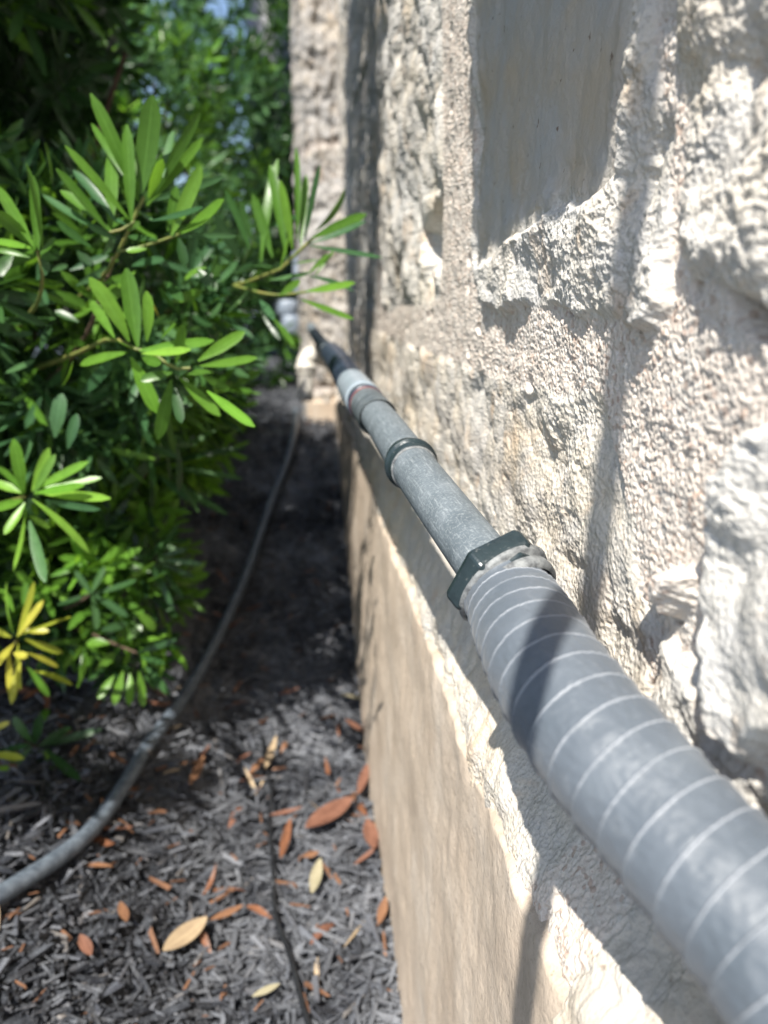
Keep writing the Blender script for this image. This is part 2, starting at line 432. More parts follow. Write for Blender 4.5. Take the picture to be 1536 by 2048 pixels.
    sD = poly_sdf(wy2, wz2, S_D); put(sD, 0.015+rough*0.9, 0.0, 0.004); sid = np.where((sD > 0) & (z < -0.125), 0.85, sid); smooth = np.maximum(smooth, 0.7*ss(0.0, 0.006, sD)*ss(-0.125, -0.14, z+cr*0.01))
    sR = poly_sdf(wy2, wz2, S_R); put(sR, 0.018+rough*0.8+facets(wy, wz, 0.05, 2100)*0.12, 0.0, 0.003)
    sK = poly_sdf(wy2, wz2, S_K)
    kk = ss(-0.001, 0.004, sK); H = H+kk*0.009
    # rock bulge added out of view, outlined to cast the shadow on stone B
    boss = ss(0.0, 0.007, poly_sdf(wy2+rg*0.004, wz2+fbm(y, z, 0.012, 3, 55)*0.006, SHADOW_BOSS))
    H = H+boss*(0.060+rough-(H-0.016))
    mortar = mortar*(1-boss)
    # holes in the mortar
    h1, h2, hi = worley(wy, wz, 0.020, 909)
    H = H+foot*(0.0215+0.003*fbm(y, z, 0.02, 3, 335))
    H = H-0.004*mortar*ss(0.20, 0.10, h1)*(hi > 0.7)
    return H, mortar, smooth, sid

def build_facing():
    ys = [0.02]
    while ys[-1] < 1.95:
        y = ys[-1]
        d = 0.0011 if y < 0.15 else min(max(0.0088*y*y, 0.00030), 0.0045)
        ys.append(y+d)
    ys = np.array(ys)
    back = np.arange(-1.2, 0.02, 0.02)
    ys = np.concatenate([back, ys])
    a, du, zc = 0.19, 0.0019, -0.035
    u = np.arange(math.asinh((-0.235-zc)/a), math.asinh((1.3-zc)/a), du)
    zs = zc+a*np.sinh(u)
    Y, Z = np.meshgrid(ys, zs, indexing='ij')
    H, mo, sm, sid = height(Y, Z)
    V = np.stack([WPL-H, Y, Z], -1).reshape(-1, 3)
    me = np_mesh('stone_facing', V, grid_faces(len(ys), len(zs)))
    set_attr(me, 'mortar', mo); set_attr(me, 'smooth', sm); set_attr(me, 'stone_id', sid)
    print('facing verts', len(V))
    return link_mesh('stone_facing', me, STONE, wall)
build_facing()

def build_pier():                   # the wall steps out towards the path
    # near face (plane y=1.9, x from 0.14 to 0.0) then side face (x=0.0, y 1.9 .. 5)
    n1, n2 = 90, 200
    s = np.concatenate([np.linspace(0, 0.145, n1), 0.145+np.linspace(0.002, 3.5, n2)])
    zs = np.linspace(-0.6, 2.6, 640)
    S, Z = np.meshgrid(s, zs, indexing='ij')
    q = fbm(S, Z, 0.16, 5, 611, 0.55); q2 = fbm(S, Z, 0.03, 4, 711, 0.5, True)
    zq = Z+0.05*fbm(S*0+Z, Z*0+S, 0.3, 2, 640)+0.03*q; jz = np.abs(((zq+0.18) % 0.52)-0.26); joint = ss(0.246, 0.256, jz)
    H = q*0.026+q2*0.008+0.016*fbm(S*4, Z, 0.12, 3, 655)+0.006*(1-joint)
    edge = np.clip((S-0.145)/0.02, -1, 1)
    X0 = np.where(S < 0.145, 0.155-S, 0.010); Y0 = np.where(S < 0.145, 1.90, 1.90+(S-0.145))
    nx = ss(-1, 1, edge); ny = 1-nx
    rnd = 0.02*np.exp(-((S-0.145)/0.02)**2)
    V = np.stack([X0-(H-rnd)*nx, Y0-(H-rnd)*ny, Z], -1).reshape(-1, 3)
    me = np_mesh('stone_pier', V, grid_faces(len(s), len(zs), True))
    set_attr(me, 'mortar', joint); set_attr(me, 'smooth', np.zeros_like(H)); set_attr(me, 'stone_id', (np.floor((Z+0.03)/0.26)*0.37) % 1.0)
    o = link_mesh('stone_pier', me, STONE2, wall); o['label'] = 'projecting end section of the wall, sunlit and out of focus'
build_pier()

GZ0 = -0.535
def ground_z(x, y):
    x = np.asarray(x, float); y = np.asarray(y, float)
    r = 0.26*np.clip((y-0.82)/0.9, 0, 1)**1.0
    return GZ0 + r*ss(-2.6, -0.4, x) + 0.10*ss(-0.06, -0.28, x)*ss(1.6, 0.9, y) + 0.010*fbm(x, y, 0.25, 3, 901)

def build_footing():
    ys = np.concatenate([np.arange(-1.2, 0.15, 0.02), np.arange(0.15, 1.905, 0.004)])
    prof = []
    top = -0.206
    for t in np.linspace(0, 1, 16): prof.append((0.118-0.0435*math.sin(t*math.pi/2), top-0.007*t*t))
    for t in np.linspace(0.02, 1, 80): prof.append((0.0745-0.0165*t**0.8, top-0.007-t*0.45))
    prof = np.array(prof)
    Y = np.repeat(ys[:, None], len(prof), 1)
    X = np.repeat(prof[None, :, 0], len(ys), 0); Z = np.repeat(prof[None, :, 1], len(ys), 0)
    n = fbm(Y, Z, 0.10, 4, 811, 0.5)
    edge = fbm(Y, Y*0+3.3, 0.09, 6, 821, 0.6)*0.015
    wgt = np.exp(-np.clip(top-Z, 0, 9)/0.03)
    Z = Z+edge*wgt; X = X+0.003*wgt*fbm(Y, Z, 0.025, 4, 841)
    X = X - n*0.004 - 0.0014*fbm(Y, Z, 0.010, 4, 831)
    me = np_mesh('footing', np.stack([X, Y, Z], -1).reshape(-1, 3), grid_faces(len(ys), len(prof), True))
    o = link_mesh('footing', me, CONC, wall); o['label'] = 'smooth tan parged footing under the stone'
    # footing of the pier
    bm = bmesh.new()
    bmesh.ops.create_cube(bm, size=1, matrix=Matrix.Translation((0.11, 3.4, -0.42))@Matrix.Diagonal((0.21, 3.04, 0.42, 1)))
    bmesh.ops.bevel(bm, geom=bm.edges[:], offset=0.015, segments=3, affect='EDGES')
    m2 = bpy.data.meshes.new('pier_footing'); bm.to_mesh(m2); bm.free()
    link_mesh('pier_footing', m2, CONC, wall)
build_footing()

# ------------------------------------------------------------ tube builder
def catmull(P, n):
    P = [np.array(p, float) for p in P]
    P = [2*P[0]-P[1]]+P+[2*P[-1]-P[-2]]
    out = []
    for i in range(1, len(P)-2):
        for k in range(n):
            t = k/n; a, b, c, d = P[i-1], P[i], P[i+1], P[i+2]
            out.append(0.5*((2*b)+(-a+c)*t+(2*a-5*b+4*c-d)*t*t+(-a+3*b-3*c+d)*t**3))
    out.append(P[-2]); return np.array(out)
def resample(C, ds):
    seg = np.linalg.norm(np.diff(C, axis=0), axis=1); s = np.concatenate([[0], np.cumsum(seg)])
    n = max(2, int(s[-1]/ds)); q = np.linspace(0, s[-1], n)
    return np.stack([np.interp(q, s, C[:, k]) for k in range(C.shape[1])], 1), q
def frames(C):
    T = np.gradient(C, axis=0); T /= np.linalg.norm(T, axis=1)[:, None]
    up = np.array([0, 0, 1.0]); A = np.cross(T, up); A /= np.maximum(np.linalg.norm(A, axis=1), 1e-9)[:, None]
    B = np.cross(A, T); return T, A, B
def tube(name, C, rad, nseg, mats, parent=None, radfn=None, caps=True, s=None):
    """C centre line (n,3), rad (n,) or float; radfn(s, ang) adds to radius"""
    T, A, B = frames(C); n = len(C)
    rad = np.broadcast_to(rad, (n,)).astype(float)
    if s is None: s = np.concatenate([[0], np.cumsum(np.linalg.norm(np.diff(C, axis=0), axis=1))])
    ang = np.linspace(0, 2*math.pi, nseg+1)
    S, G = np.meshgrid(s, ang, indexing='ij')
    RR = rad[:, None]+(radfn(S, G) if radfn else 0)
    V = C[:, None, :]+RR[..., None]*(np.cos(G)[..., None]*A[:, None, :]+np.sin(G)[..., None]*B[:, None, :])
    Fq = grid_faces(n, nseg+1)
    V = V.reshape(-1, 3)
    me = np_mesh(name, V, Fq)
    set_attr(me, 'along', S); set_attr(me, 'ang', G)
    return (link_mesh(name, me, mats, parent), S, G)

# ------------------------------------------------------------ conduit run (one thing)
cond = empty('conduit', (0.066, 0.23, -0.094), 'grey conduit running along the stone wall, tape wrapped up close, rigid beyond its dark nut', 'conduit')
near_pts = [at(1790, 2330, 0.118), at(1660, 2060, 0.131), at(1548, 1880, 0.143), at(1368, 1682, 0.162), at(1178, 1462, 0.190), at(1085, 1318, 0.218), at(1028, 1212, 0.250), at(1000, 1162, 0.262)]
NUTC = np.array(near_pts[-1])
Cn, _ = resample(catmull(near_pts, 24), 0.00025)
PITCHH = 0.0088
rbase = 0.0158
def seamval(S, G):
    ph = (S/PITCHH + G/(2*math.pi)*1.0 + 0.10*fbm(S, G*0.004, 0.03, 2, 61) + 0.015*fbm(S, G*0.012, 0.012, 2, 66)) % 1.0
    return ph
def jrad(S, G):
    ph = seamval(S, G)
    step = 0.0006*ph - 0.00035*ss(0.0, 0.06, ph)*0
    lump = 0.0004*fbm(S*1.0, G*0.008, 0.012, 3, 41)+0.00022*fbm(S*0.5, G*0.018, 0.0028, 2, 44, 0.5, True)+0.0008*fbm(S, G*0.012, 0.035, 2, 51)
    ridge = 0.00035*np.exp(-((ph-0.96)/0.03)**2)
    return step+lump+ridge+0.0005*np.cos(2*G)
sn = np.concatenate([[0], np.cumsum(np.linalg.norm(np.diff(Cn, axis=0), axis=1))])
wn = rbase*(1-0.07*ss(sn[-1]-0.035, sn[-1], sn))
jk, S, G = tube('tape_wrap', Cn, wn, 160, JACKET, cond, jrad)
ph = seamval(S, G); set_attr(jk.data, 'seam', np.exp(-((ph-0.965)/0.021)**2)*(1-0.9*ss(R(150), R(185), G)))
jk['label'] = 'grey tape wrapped flexible section with thin pale seams'

def ring_at(name, C, T, profile, nseg, mat, parent, hexa=False, rot=0.0):
    """profile list of (offset along T, radius); revolve round T"""
    T = T/np.linalg.norm(T); A = np.cross(T, [0, 0, 1.0]); A /= np.linalg.norm(A); B = np.cross(A, T)
    ang = np.linspace(0, 2*math.pi, nseg+1)+rot
    V = []
    for (o, r) in profile:
        for a in ang:
            rr = r
            if hexa:
                m = (a-rot) % (math.pi/3)-math.pi/6
                hx = 0.866/math.cos(m)
                rr = r*min(hx, 0.985)
            V.append(C+T*o+rr*(math.cos(a)*A+math.sin(a)*B))
    me = np_mesh(name, np.array(V), grid_faces(len(profile), nseg+1), True)
    me.polygons.foreach_set('use_smooth', np.full(len(me.polygons), False if hexa else True))
    set_attr(me, 'along', np.zeros(len(V))); set_attr(me, 'ang', np.tile(ang, len(profile)))
    return link_mesh(name, me, mat, parent)

rig_pts = [at(1000, 1162, 0.262), at(958, 1112, 0.272), at(834, 945, 0.352), at(765, 846, 0.455)]
far_a = at(724, 800, 0.56)
Cr, _ = resample(catmull(rig_pts+[far_a], 24), 0.0012)
tube('rigid_pipe', Cr, 0.01065, 64, RIGID, cond)[0]['label'] = 'rigid weathered grey pvc length'
Tn = Cr[10]-Cr[0]; Tn /= np.linalg.norm(Tn)
RN = 0.0196
nutp = [(-0.0005, 0.0150), (-0.0030, 0.0170), (-0.0032, RN*0.93), (-0.0020, RN*0.985), (-0.0008, RN), (0.0040, RN), (0.0056, RN*0.96), (0.0063, RN*0.88), (0.0066, 0.0108)]
nut = ring_at('gland_nut', NUTC, Tn, nutp, 144, NUT, cond, True, 0.35)
nut['label'] = 'dark six-sided gland nut, chipped and dusty'
DUST = mat_simple('pale_dusty_sealant', (0.08, 0.085, 0.09), 0.65, (0.25, 0.26, 0.26), 330, 0.3)
ring_at('sealing_ring', NUTC, Tn, [(-0.0105, 0.0150), (-0.0100, 0.0166), (-0.0080, 0.0172), (-0.0062, 0.0170), (-0.0058, 0.0158), (-0.0044, 0.0156), (-0.0040, 0.0176), (-0.0022, 0.0184), (-0.0012, 0.0150)], 72, DUST, cond)
ring_at('lock_ring', NUTC, Tn, [(-0.0062, 0.0150), (-0.0061, RN*0.86), (-0.0052, RN*0.90), (-0.0040, RN*0.90), (-0.0037, 0.015)], 144, NUT, cond, True, 0.62)
# collar between two rigid lengths
i0 = int(np.argmin(np.linalg.norm(Cr-at(822, 925, 0.362), axis=1)))
Tc = Cr[i0+2]-Cr[i0-2]
ring_at('coupling_collar', Cr[i0], Tc, [(-0.006, 0.0106), (-0.0058, 0.0113), (-0.002, 0.0116), (0.0, 0.0117), (0.0004, 0.0131), (0.0018, 0.0132), (0.0022, 0.0119), (0.006, 0.0117), (0.009, 0.0115), (0.0095, 0.0106)], 64, NUT, cond)
ring_at('pale_collar_band', Cr[i0], Tc, [(-0.0078, 0.0107), (-0.0076, 0.0114), (-0.0064, 0.0115), (-0.0062, 0.0107)], 64, DUST, cond)
# far fittings
GREYR = mat_simple('grey_ribbed_gland', (0.06, 0.075, 0.085), 0.45, (0.13, 0.15, 0.16), 120, 0.3)
WHITE = mat_simple('pale_grey_sleeve', (0.24, 0.29, 0.33), 0.3, (0.33, 0.38, 0.43), 40, 0.1)
RED = mat_simple('red_ring', (0.14, 0.03, 0.025), 0.5, (0.22, 0.05, 0.04), 90)
NAVY = mat_simple('dark_navy_conduit', (0.020, 0.030, 0.055), 0.35, (0.04, 0.055, 0.085), 40, 0.2)
fpts = [at(765, 846, 0.455), at(745, 822, 0.51), at(724, 795, 0.575), at(704, 768, 0.655), at(684, 735, 0.76), at(662, 706, 0.95), at(640, 682, 1.25), at(622, 655, 1.62)]
Cf, sf = resample(catmull(fpts, 20), 0.002)
def idx(px, py, t): return int(np.argmin(np.linalg.norm(Cf-at(px, py, t), axis=1)))
iA, iB, iC, iD = idx(757, 836, .475), idx(728, 800, .565), idx(706, 770, .65), idx(662, 706, .95)
def ribs(S, G): return 0.0007*np.sin(S*1400)
tube('ribbed_gland', Cf[iA:iB+1], 0.0122, 48, GREYR, cond, ribs)
tube('pale_sleeve', Cf[iB:iC+1], np.concatenate([[0.0100], np.full(iC-iB-1, 0.0138), [0.011]]), 48, WHITE, cond)
tube('dark_section', Cf[iC:iD+1], 0.0135, 48, NAVY, cond)
tube('far_section', Cf[iD:], 0.0105, 40, RIGID, cond)
im = idx(736, 810, .54); Tm = Cf[im+2]-Cf[im-2]
ring_at('red_ring', Cf[im], Tm, [(-0.002, 0.0120), (-0.002, 0.0130), (0.0015, 0.0130), (0.0015, 0.012)], 48, RED, cond)
ring_at('dark_ring', Cf[im], Tm, [(0.0035, 0.0120), (0.0035, 0.0137), (0.009, 0.0137), (0.009, 0.012)], 48, NAVY, cond)

# ------------------------------------------------------------ ground
def build_ground():
    xs = np.concatenate([np.linspace(-200, -3, 25), np.arange(-2.95, -0.7, 0.05), np.arange(-0.7, 0.16, 0.005), np.linspace(0.2, 200, 12)])
    ys = np.concatenate([np.linspace(-200, -1.5, 20), np.arange(-1.4, 0.3, 0.05), np.arange(0.3, 2.2, 0.005), np.arange(2.25, 6, 0.08), np.linspace(6.5, 300, 30)])
    X, Y = np.meshgrid(xs, ys, indexing='ij')
    Z = ground_z(X, Y)+0.006*fbm(X, Y, 0.03, 4, 921)
    me = np_mesh('ground', np.stack([X, Y, Z], -1).reshape(-1, 3), grid_faces(len(xs), len(ys), True))
    set_attr(me, 'chipvar', 0.3+0.3*fbm(X, Y, 0.02, 3, 931))
    return tag(link_mesh('ground', me, MULCH), kind='structure')
build_ground()

def build_chips():
    n = 32000
    y = 0.42+rng.random(n)**1.5*2.6
    x = 0.075 - rng.random(n)*(0.25+0.45*y)
    L = rng.lognormal(math.log(0.013), 0.45, n).clip(0.004, 0.042); W = L*rng.uniform(0.10, 0.32, n); W = W.clip(0.0012, 0.008); Tk = W*rng.uniform(0.25, 0.6, n)
    az = rng.random(n)*2*math.pi; el = rng.normal(0, 0.28, n); rl = rng.normal(0, 0.7, n)
    z = ground_z(x, y)+0.006*fbm(x, y, 0.03, 4, 921)+rng.random(n)*0.012+0.001
    box = np.array([(-1, -.6, -1), (1, -.35, -1), (1, .45, -1), (-1, .6, -1), (-.8, -.7, 1), (.85, -.4, 1), (.75, .5, 1), (-.95, .6, 1)], float)*0.5
    V = np.zeros((n, 8, 3))
    dx = np.stack([np.cos(az)*np.cos(el), np.sin(az)*np.cos(el), np.sin(el)], -1)
    side = np.stack([-np.sin(az), np.cos(az), 0*az], -1); up = np.cross(dx, side)
    s2 = side*np.cos(rl)[:, None]+up*np.sin(rl)[:, None]; u2 = -side*np.sin(rl)[:, None]+up*np.cos(rl)[:, None]
    jit = 1+rng.normal(0, 0.12, (n, 8, 3))
    B = box[None]*jit
    V = B[..., 0:1]*L[:, None, None]*dx[:, None]+B[..., 1:2]*W[:, None, None]*s2[:, None]+B[..., 2:3]*Tk[:, None, None]*u2[:, None]
    V += np.stack([x, y, z], -1)[:, None]
    q = np.array([(0, 3, 2, 1), (4, 5, 6, 7), (0, 1, 5, 4), (1, 2, 6, 5), (2, 3, 7, 6), (3, 0, 4, 7)])
    Fq = (q[None]+np.arange(n)[:, None, None]*8).reshape(-1, 4)
    me = np_mesh('mulch_chips', V.reshape(-1, 3), Fq, False)
    set_attr(me, 'chipvar', np.repeat(rng.random(n)**1.6, 8))
    o = link_mesh('mulch_chips', me, MULCH)
    tag(o, 'black shredded bark mulch covering the bed beside the wall', 'mulch', kind='stuff')
    # rusty undyed wood slivers
    n = 420
    y = 0.42+rng.random(n)**1.2*1.5; x = 0.07-rng.random(n)**0.9*(0.22+0.42*y)
    L = rng.lognormal(math.log(0.012), 0.45, n).clip(0.004, 0.035); W = (L*rng.uniform(0.12, 0.4, n)).clip(0.0015, 0.006); Tk = W*0.35
    az = rng.random(n)*2*math.pi; el = rng.normal(0, 0.2, n)
    z = ground_z(x, y)+0.006*fbm(x, y, 0.03, 4, 921)+0.010+rng.random(n)*0.006
    dx = np.stack([np.cos(az)*np.cos(el), np.sin(az)*np.cos(el), np.sin(el)], -1)
    side = np.stack([-np.sin(az), np.cos(az), 0*az], -1); up = np.cross(dx, side)
    B = box[None]*(1+rng.normal(0, 0.15, (n, 8, 3)))
    V = B[..., 0:1]*L[:, None, None]*dx[:, None]+B[..., 1:2]*W[:, None, None]*side[:, None]+B[..., 2:3]*Tk[:, None, None]*up[:, None]+np.stack([x, y, z], -1)[:, None]
    me = np_mesh('bark_slivers', V.reshape(-1, 3), (q[None]+np.arange(n)[:, None, None]*8).reshape(-1, 4), False)
    o = link_mesh('bark_slivers', me, mat_simple('rusty_bark', (0.08, 0.038, 0.022), 0.6, (0.22, 0.11, 0.06), 35, 0.3))
    tag(o, 'small rust coloured bark slivers strewn through the black mulch', 'bark', kind='stuff')
build_chips()

# ------------------------------------------------------------ leaves
class LeafBatch:
    def __init__(s): s.V = []; s.F = []; s.var = []; s.u = []; s.mat = []; s.n = 0; s.blocks = []
    def leaf(s, p0, p1, w, nrm, bend=0.0, fold=0.25, var=None, mi=0, shape='lance', ns=7):
        p0 = np.array(p0, float); p1 = np.array(p1, float); ax = p1-p0; L = np.linalg.norm(ax); ax /= L
        nrm = nrm-ax*(nrm@ax); nrm /= max(np.linalg.norm(nrm), 1e-9); sd_ = np.cross(ax, nrm)
        var = random.random() if var is None else var
        base = s.n
        for i in range(ns+1):
            t = i/ns
            if shape == 'lance': ww = min(1.0, 0.22+1.9*t)*(1-max(0, (t-0.72)/0.28)**2.6*0.75)*(0.92+0.08*math.sin(math.pi*t))
            else: ww = math.sin(math.pi*min(1, t*0.97+0.015))**0.8
            if i == ns: ww = 0.16
            if i == 0: ww = 0.15
            ww *= w/2
            c = p0+ax*L*t+nrm*bend*L*(4*t*(1-t)) 
            for k in (-1, 0, 1):
                s.V.append(c+sd_*k*ww+nrm*(abs(k)*ww*fold)); s.u.append(k); s.var.append(var)
        for i in range(ns):
            for k in range(2):
                a = base+i*3+k; s.F.append((a, a+1, a+4, a+3)); s.mat.append(mi)
        s.n += 3*(ns+1)
    def twig(s, P, r0, r1, mi):
        C = np.array(P, float)
        C, _ = resample(catmull(C, 5), max(0.006, np.linalg.norm(np.diff(C, axis=0), axis=1).sum()/14))
        T, A, B = frames(C); n = len(C); k = 6; base = s.n
        for i in range(n):
            r = r0+(r1-r0)*i/(n-1)
            for j in range(k):
                a = 2*math.pi*j/k; s.V.append(C[i]+r*(math.cos(a)*A[i]+math.sin(a)*B[i])); s.u.append(1); s.var.append(0.5)
        for i in range(n-1):
            for j in range(k):
                a = base+i*k+j; b = base+i*k+(j+1) % k; s.F.append((a, b, b+k, a+k)); s.mat.append(mi)
        s.n += n*k
    def inst(s, proto, p, d, scale, mi, dv):
        d = np.array(d, float); d /= np.linalg.norm(d)
        ref = np.array([random.gauss(0, 1) for _ in range(3)]); A = np.cross(d, ref); A /= np.linalg.norm(A); B = np.cross(A, d)
        M = np.stack([A, B, d], 0)*scale
        V, F, va, u = proto
        s.blocks.append((V@M+p, F+s.n, np.clip(va+dv, 0, 1), u, np.full(len(F), mi)))
        s.n += len(V)
    def build(s, name, mats, parent=None):
        assert not (s.V and s.blocks)
        if s.blocks:
            V, F, va, u, mt = [np.concatenate(q) for q in zip(*s.blocks)]
        else: V, F, va, u, mt = np.array(s.V), np.array(s.F), s.var, s.u, np.array(s.mat)
        me = np_mesh(name, V, F)
        set_attr(me, 'leafvar', va); set_attr(me, 'leafu', u)
        me.polygons.foreach_set('material_index', mt.astype(np.int32))
        return link_mesh(name, me, mats, parent)
    def whorl(s, p, d, n, L, w, mi=0, spread=(0.5, 1.35), var=None, ns=5):
        d = np.array(d, float); d /= np.linalg.norm(d)
        a0 = random.random()*7
        ref = np.array([0, 0, 1.0]) if abs(d[2]) < 0.9 else np.array([1.0, 0, 0])
        A = np.cross(d, ref); A /= np.linalg.norm(A); B = np.cross(A, d)
        for i in range(n):
            a = a0+i*2.4; q = i/max(1, n-1)
            el = spread[1]+(spread[0]-spread[1])*q + random.gauss(0, 0.1)
            base = p - d*(1-q)*L*0.6
            dr = d*math.cos(el)+(A*math.cos(a)+B*math.sin(a))*math.sin(el)
            l = L*random.uniform(0.7, 1.1)*(0.75+0.25*math.sin(math.pi*min(1, q+.3)))
            nr = d+0.3*np.array([random.gauss(0, 1) for _ in range(3)])
            s.leaf(base, base+dr*l, w*random.uniform(0.8, 1.15), nr, random.uniform(-0.08, 0.02), random.uniform(0.1, 0.35), None if var is None else min(1, max(0, random.gauss(var, 0.2))), mi, ns=ns)

shrub = empty('podocarpus_shrub', (-0.62, 1.15, -0.45), 'large green shrub with long narrow leaves on the left, reaching towards the stone wall', 'shrub')
LM = [G_MID, G_DARK, G_LIME, G_YEL, G_BLUE, STEM, WOOD]

def shoot(leaves, stems, t, to_px, label, jitter=0.02, wscale=1.0, tilt=0.7):
    """leaves: (bx,by,tx,ty,w_px,material)"""
    b = LeafBatch()
    for L in leaves:
        bx, by, tx, ty, wpx = [c_*1.0 for c_ in L[:5]]; mi = L[5] if len(L) > 5 else 0
        (bx, by), (tx, ty) = to_px(bx, by), to_px(tx, ty)
        t0 = t+random.uniform(-.3, .3)*jitter; t1 = t0+random.uniform(-1, 1)*jitter*1.3
        p0 = at(bx, by, t0); p1 = at(tx, ty, t1)
        v = -(p0+p1)/2; v /= np.linalg.norm(v)
        nr = v+np.array([0, 0, 0.45])+tilt*0.55*np.array([random.gauss(0, 1) for _ in range(3)])
        b.leaf(p0, p1, wpx*t/FPX*wscale*0.90, nr, random.uniform(-0.05, 0.07), random.uniform(0.08, 0.3), random.uniform(0.2, 1.0), mi, ns=9)
    for S_ in stems:
        pts = [at(*to_px(x, y), t+dt) for x, y, dt in S_[0]]
        b.twig(pts, S_[1], S_[2], S_[3] if len(S_) > 3 else 5)
    o = b.build('leafy_shoot', LM, shrub)
    if label: o['label'] = label
    return o
c2 = lambda x, y: (x*0.3663, 150+y*0.3663)
c7 = lambda x, y: (x*0.4557, 850+y*0.4557)
idp = lambda x, y: (x, y)
c2w = 0.3663
sh1 = [(770, 650, 835, 110, 125), (755, 690, 495, 100, 80), (745, 640, 500, 265, 45), (718, 800, 692, 270, 72), (812, 670, 888, 458, 60, 2), (890, 560, 945, 305, 48, 4),
       (850, 640, 1092, 205, 62), (800, 712, 1108, 342, 60), (830, 690, 1222, 555, 48, 4), (603, 862, 612, 410, 80), (590, 852, 305, 510, 75), (582, 832, 330, 630, 62), (572, 862, 235, 655, 50, 4),
       (705, 790, 355, 385, 55), (640, 810, 400, 520, 58, 4), (830, 795, 1108, 720, 36, 4), (985, 865, 1222, 680, 82), (935, 875, 1100, 495, 80, 0), (915, 855, 965, 610, 60), (760, 745, 832, 792, 40, 4),
       (690, 822, 600, 775, 35, 4), (560, 985, 615, 885, 55, 4), (800, 950, 690, 960, 45), (700, 850, 760, 800, 40), (640, 900, 480, 820, 45, 1), (500, 940, 310, 800, 60, 1), (900, 870, 1160, 880, 36, 4), (1030, 880, 1290, 880, 34, 4), (975, 890, 1010, 1040, 60, 1), (860, 900, 700, 880, 50, 1)]
shoot([(a, b_, c_, d_, w_*c2w, *r) for a, b_, c_, d_, w_, *r in sh1], [([(785, 665, 0), (740, 790, 0.0), (660, 940, 0.01), (560, 1100, 0.06), (350, 1250, 0.2), (0, 1300, 0.4)], 0.0013, 0.0026), ([(640, 965, 0.01), (800, 930, 0.01), (985, 868, 0.0)], 0.001, 0.001), ([(735, 800, 0), (620, 870, 0), (590, 862, 0)], 0.001, 0.001)], 0.50, c2, 'upright fan of bright green leaves at upper left')
sh4 = [(232, 955, 142, 480, 55), (210, 960, 182, 550, 60), (180, 935, -20, 600, 85), (172, 912, -30, 740, 80), (180, 945, -30, 905, 45, 2), (165, 997, -30, 955, 40), (215, 985, 298, 885, 38), (200, 1118, 252, 1015, 75, 4), (190, 990, 60, 860, 60, 0)]
shoot([(a, b_, c_, d_, w_*c2w, *r) for a, b_, c_, d_, w_, *r in sh4], [([(205, 960, 0), (230, 1080, 0.0), (200, 1250, 0.05), (60, 1420, 0.2)], 0.0012, 0.0022)], 0.47, c2, 'small shoot with upright leaves cut by the left edge')
shm = [(380, 1065, 592, 985, 50, 4), (415, 1150, 605, 1050, 48, 4), (720, 1042, 900, 1010, 56, 4), (850, 1020, 1045, 1078, 50, 4), (280, 1070, 368, 1038, 32, 4), (300, 1180, 470, 1260, 60), (420, 960, 500, 1040, 60, 1),
       (560, 1140, 700, 1100, 50), (120, 1210, 200, 1270, 45, 4), (240, 1170, 265, 1250, 45, 4), (20, 1420, 180, 1410, 35, 4), (0, 1470, 110, 1520, 45, 4), (20, 1630, 190, 1560, 35, 4), (0, 1690, 130, 1720, 40, 4),
       (700, 1160, 560, 1230, 60), (900, 1130, 1000, 1230, 60, 1), (1080, 1060, 1180, 1180, 70, 1), (940, 1240, 1100, 1180, 60), (1000, 1130, 1130, 1050, 60, 0), (1150, 1250, 1260, 1200, 60, 1), (640, 1230, 580, 1330, 50, 0), (870, 1330, 820, 1250, 45, 3), (430, 1350, 300, 1290, 50, 1), (450, 1750, 610, 1570, 70, 4), (700, 1800, 760, 1680, 50, 4), (340, 1700, 400, 1560, 60, 0), (300, 1980, 340, 1740, 90, 4), (370, 2040, 420, 1850, 60, 4), (220, 1500, 280, 1360, 50, 1)]
shoot([(a, b_, c_, d_, w_*c2w, *r) for a, b_, c_, d_, w_, *r in shm], [([(620, 1000, 0), (560, 1180, 0), (480, 1400, 0.05), (340, 1600, 0.1), (100, 1800, 0.25)], 0.0016, 0.0028, 6)], 0.56, c2, 'glossy blue green leaves crossing below the upper shoots')
sh2 = [(705, 1455, 490, 1105, 112), (625, 1435, 490, 1225, 60), (752, 1485, 690, 1055, 100), (800, 1455, 800, 1180, 70), (700, 1515, 438, 1582, 62, 0), (740, 1500, 625, 1445, 70), (760, 1505, 1168, 1450, 62, 2), (775, 1520, 1042, 1500, 50, 2), (960, 1575, 1000, 1360, 60),
       (715, 1540, 858, 1845, 92, 2), (780, 1545, 880, 1575, 60), (940, 1625, 768, 1668, 60), (1080, 1562, 1335, 1402, 72), (1090, 1590, 1402, 1542, 62, 0), (1105, 1640, 1252, 1722, 52), (980, 1652, 1202, 1862, 72), (1130, 1725, 1390, 1920, 58, 2), (935, 1662, 862, 1990, 82), (1045, 1552, 955, 1640, 60, 4), (880, 1440, 960, 1360, 50), (1020, 1640, 1150, 1620, 50), (950, 1700, 990, 1900, 60, 1), (870, 1480, 980, 1560, 60, 1)]
shoot([(a, b_, c_, d_, w_*c2w, *r) for a, b_, c_, d_, w_, *r in sh2], [([(735, 1495, 0), (600, 1440, 0.02), (420, 1520, 0.08), (200, 1600, 0.2)], 0.0013, 0.0025), ([(1040, 1600, 0), (940, 1600, 0), (840, 1520, 0), (735, 1495, 0)], 0.0011, 0.0013)], 0.49, c2, 'lower spreading shoot with sunlit lime leaves')
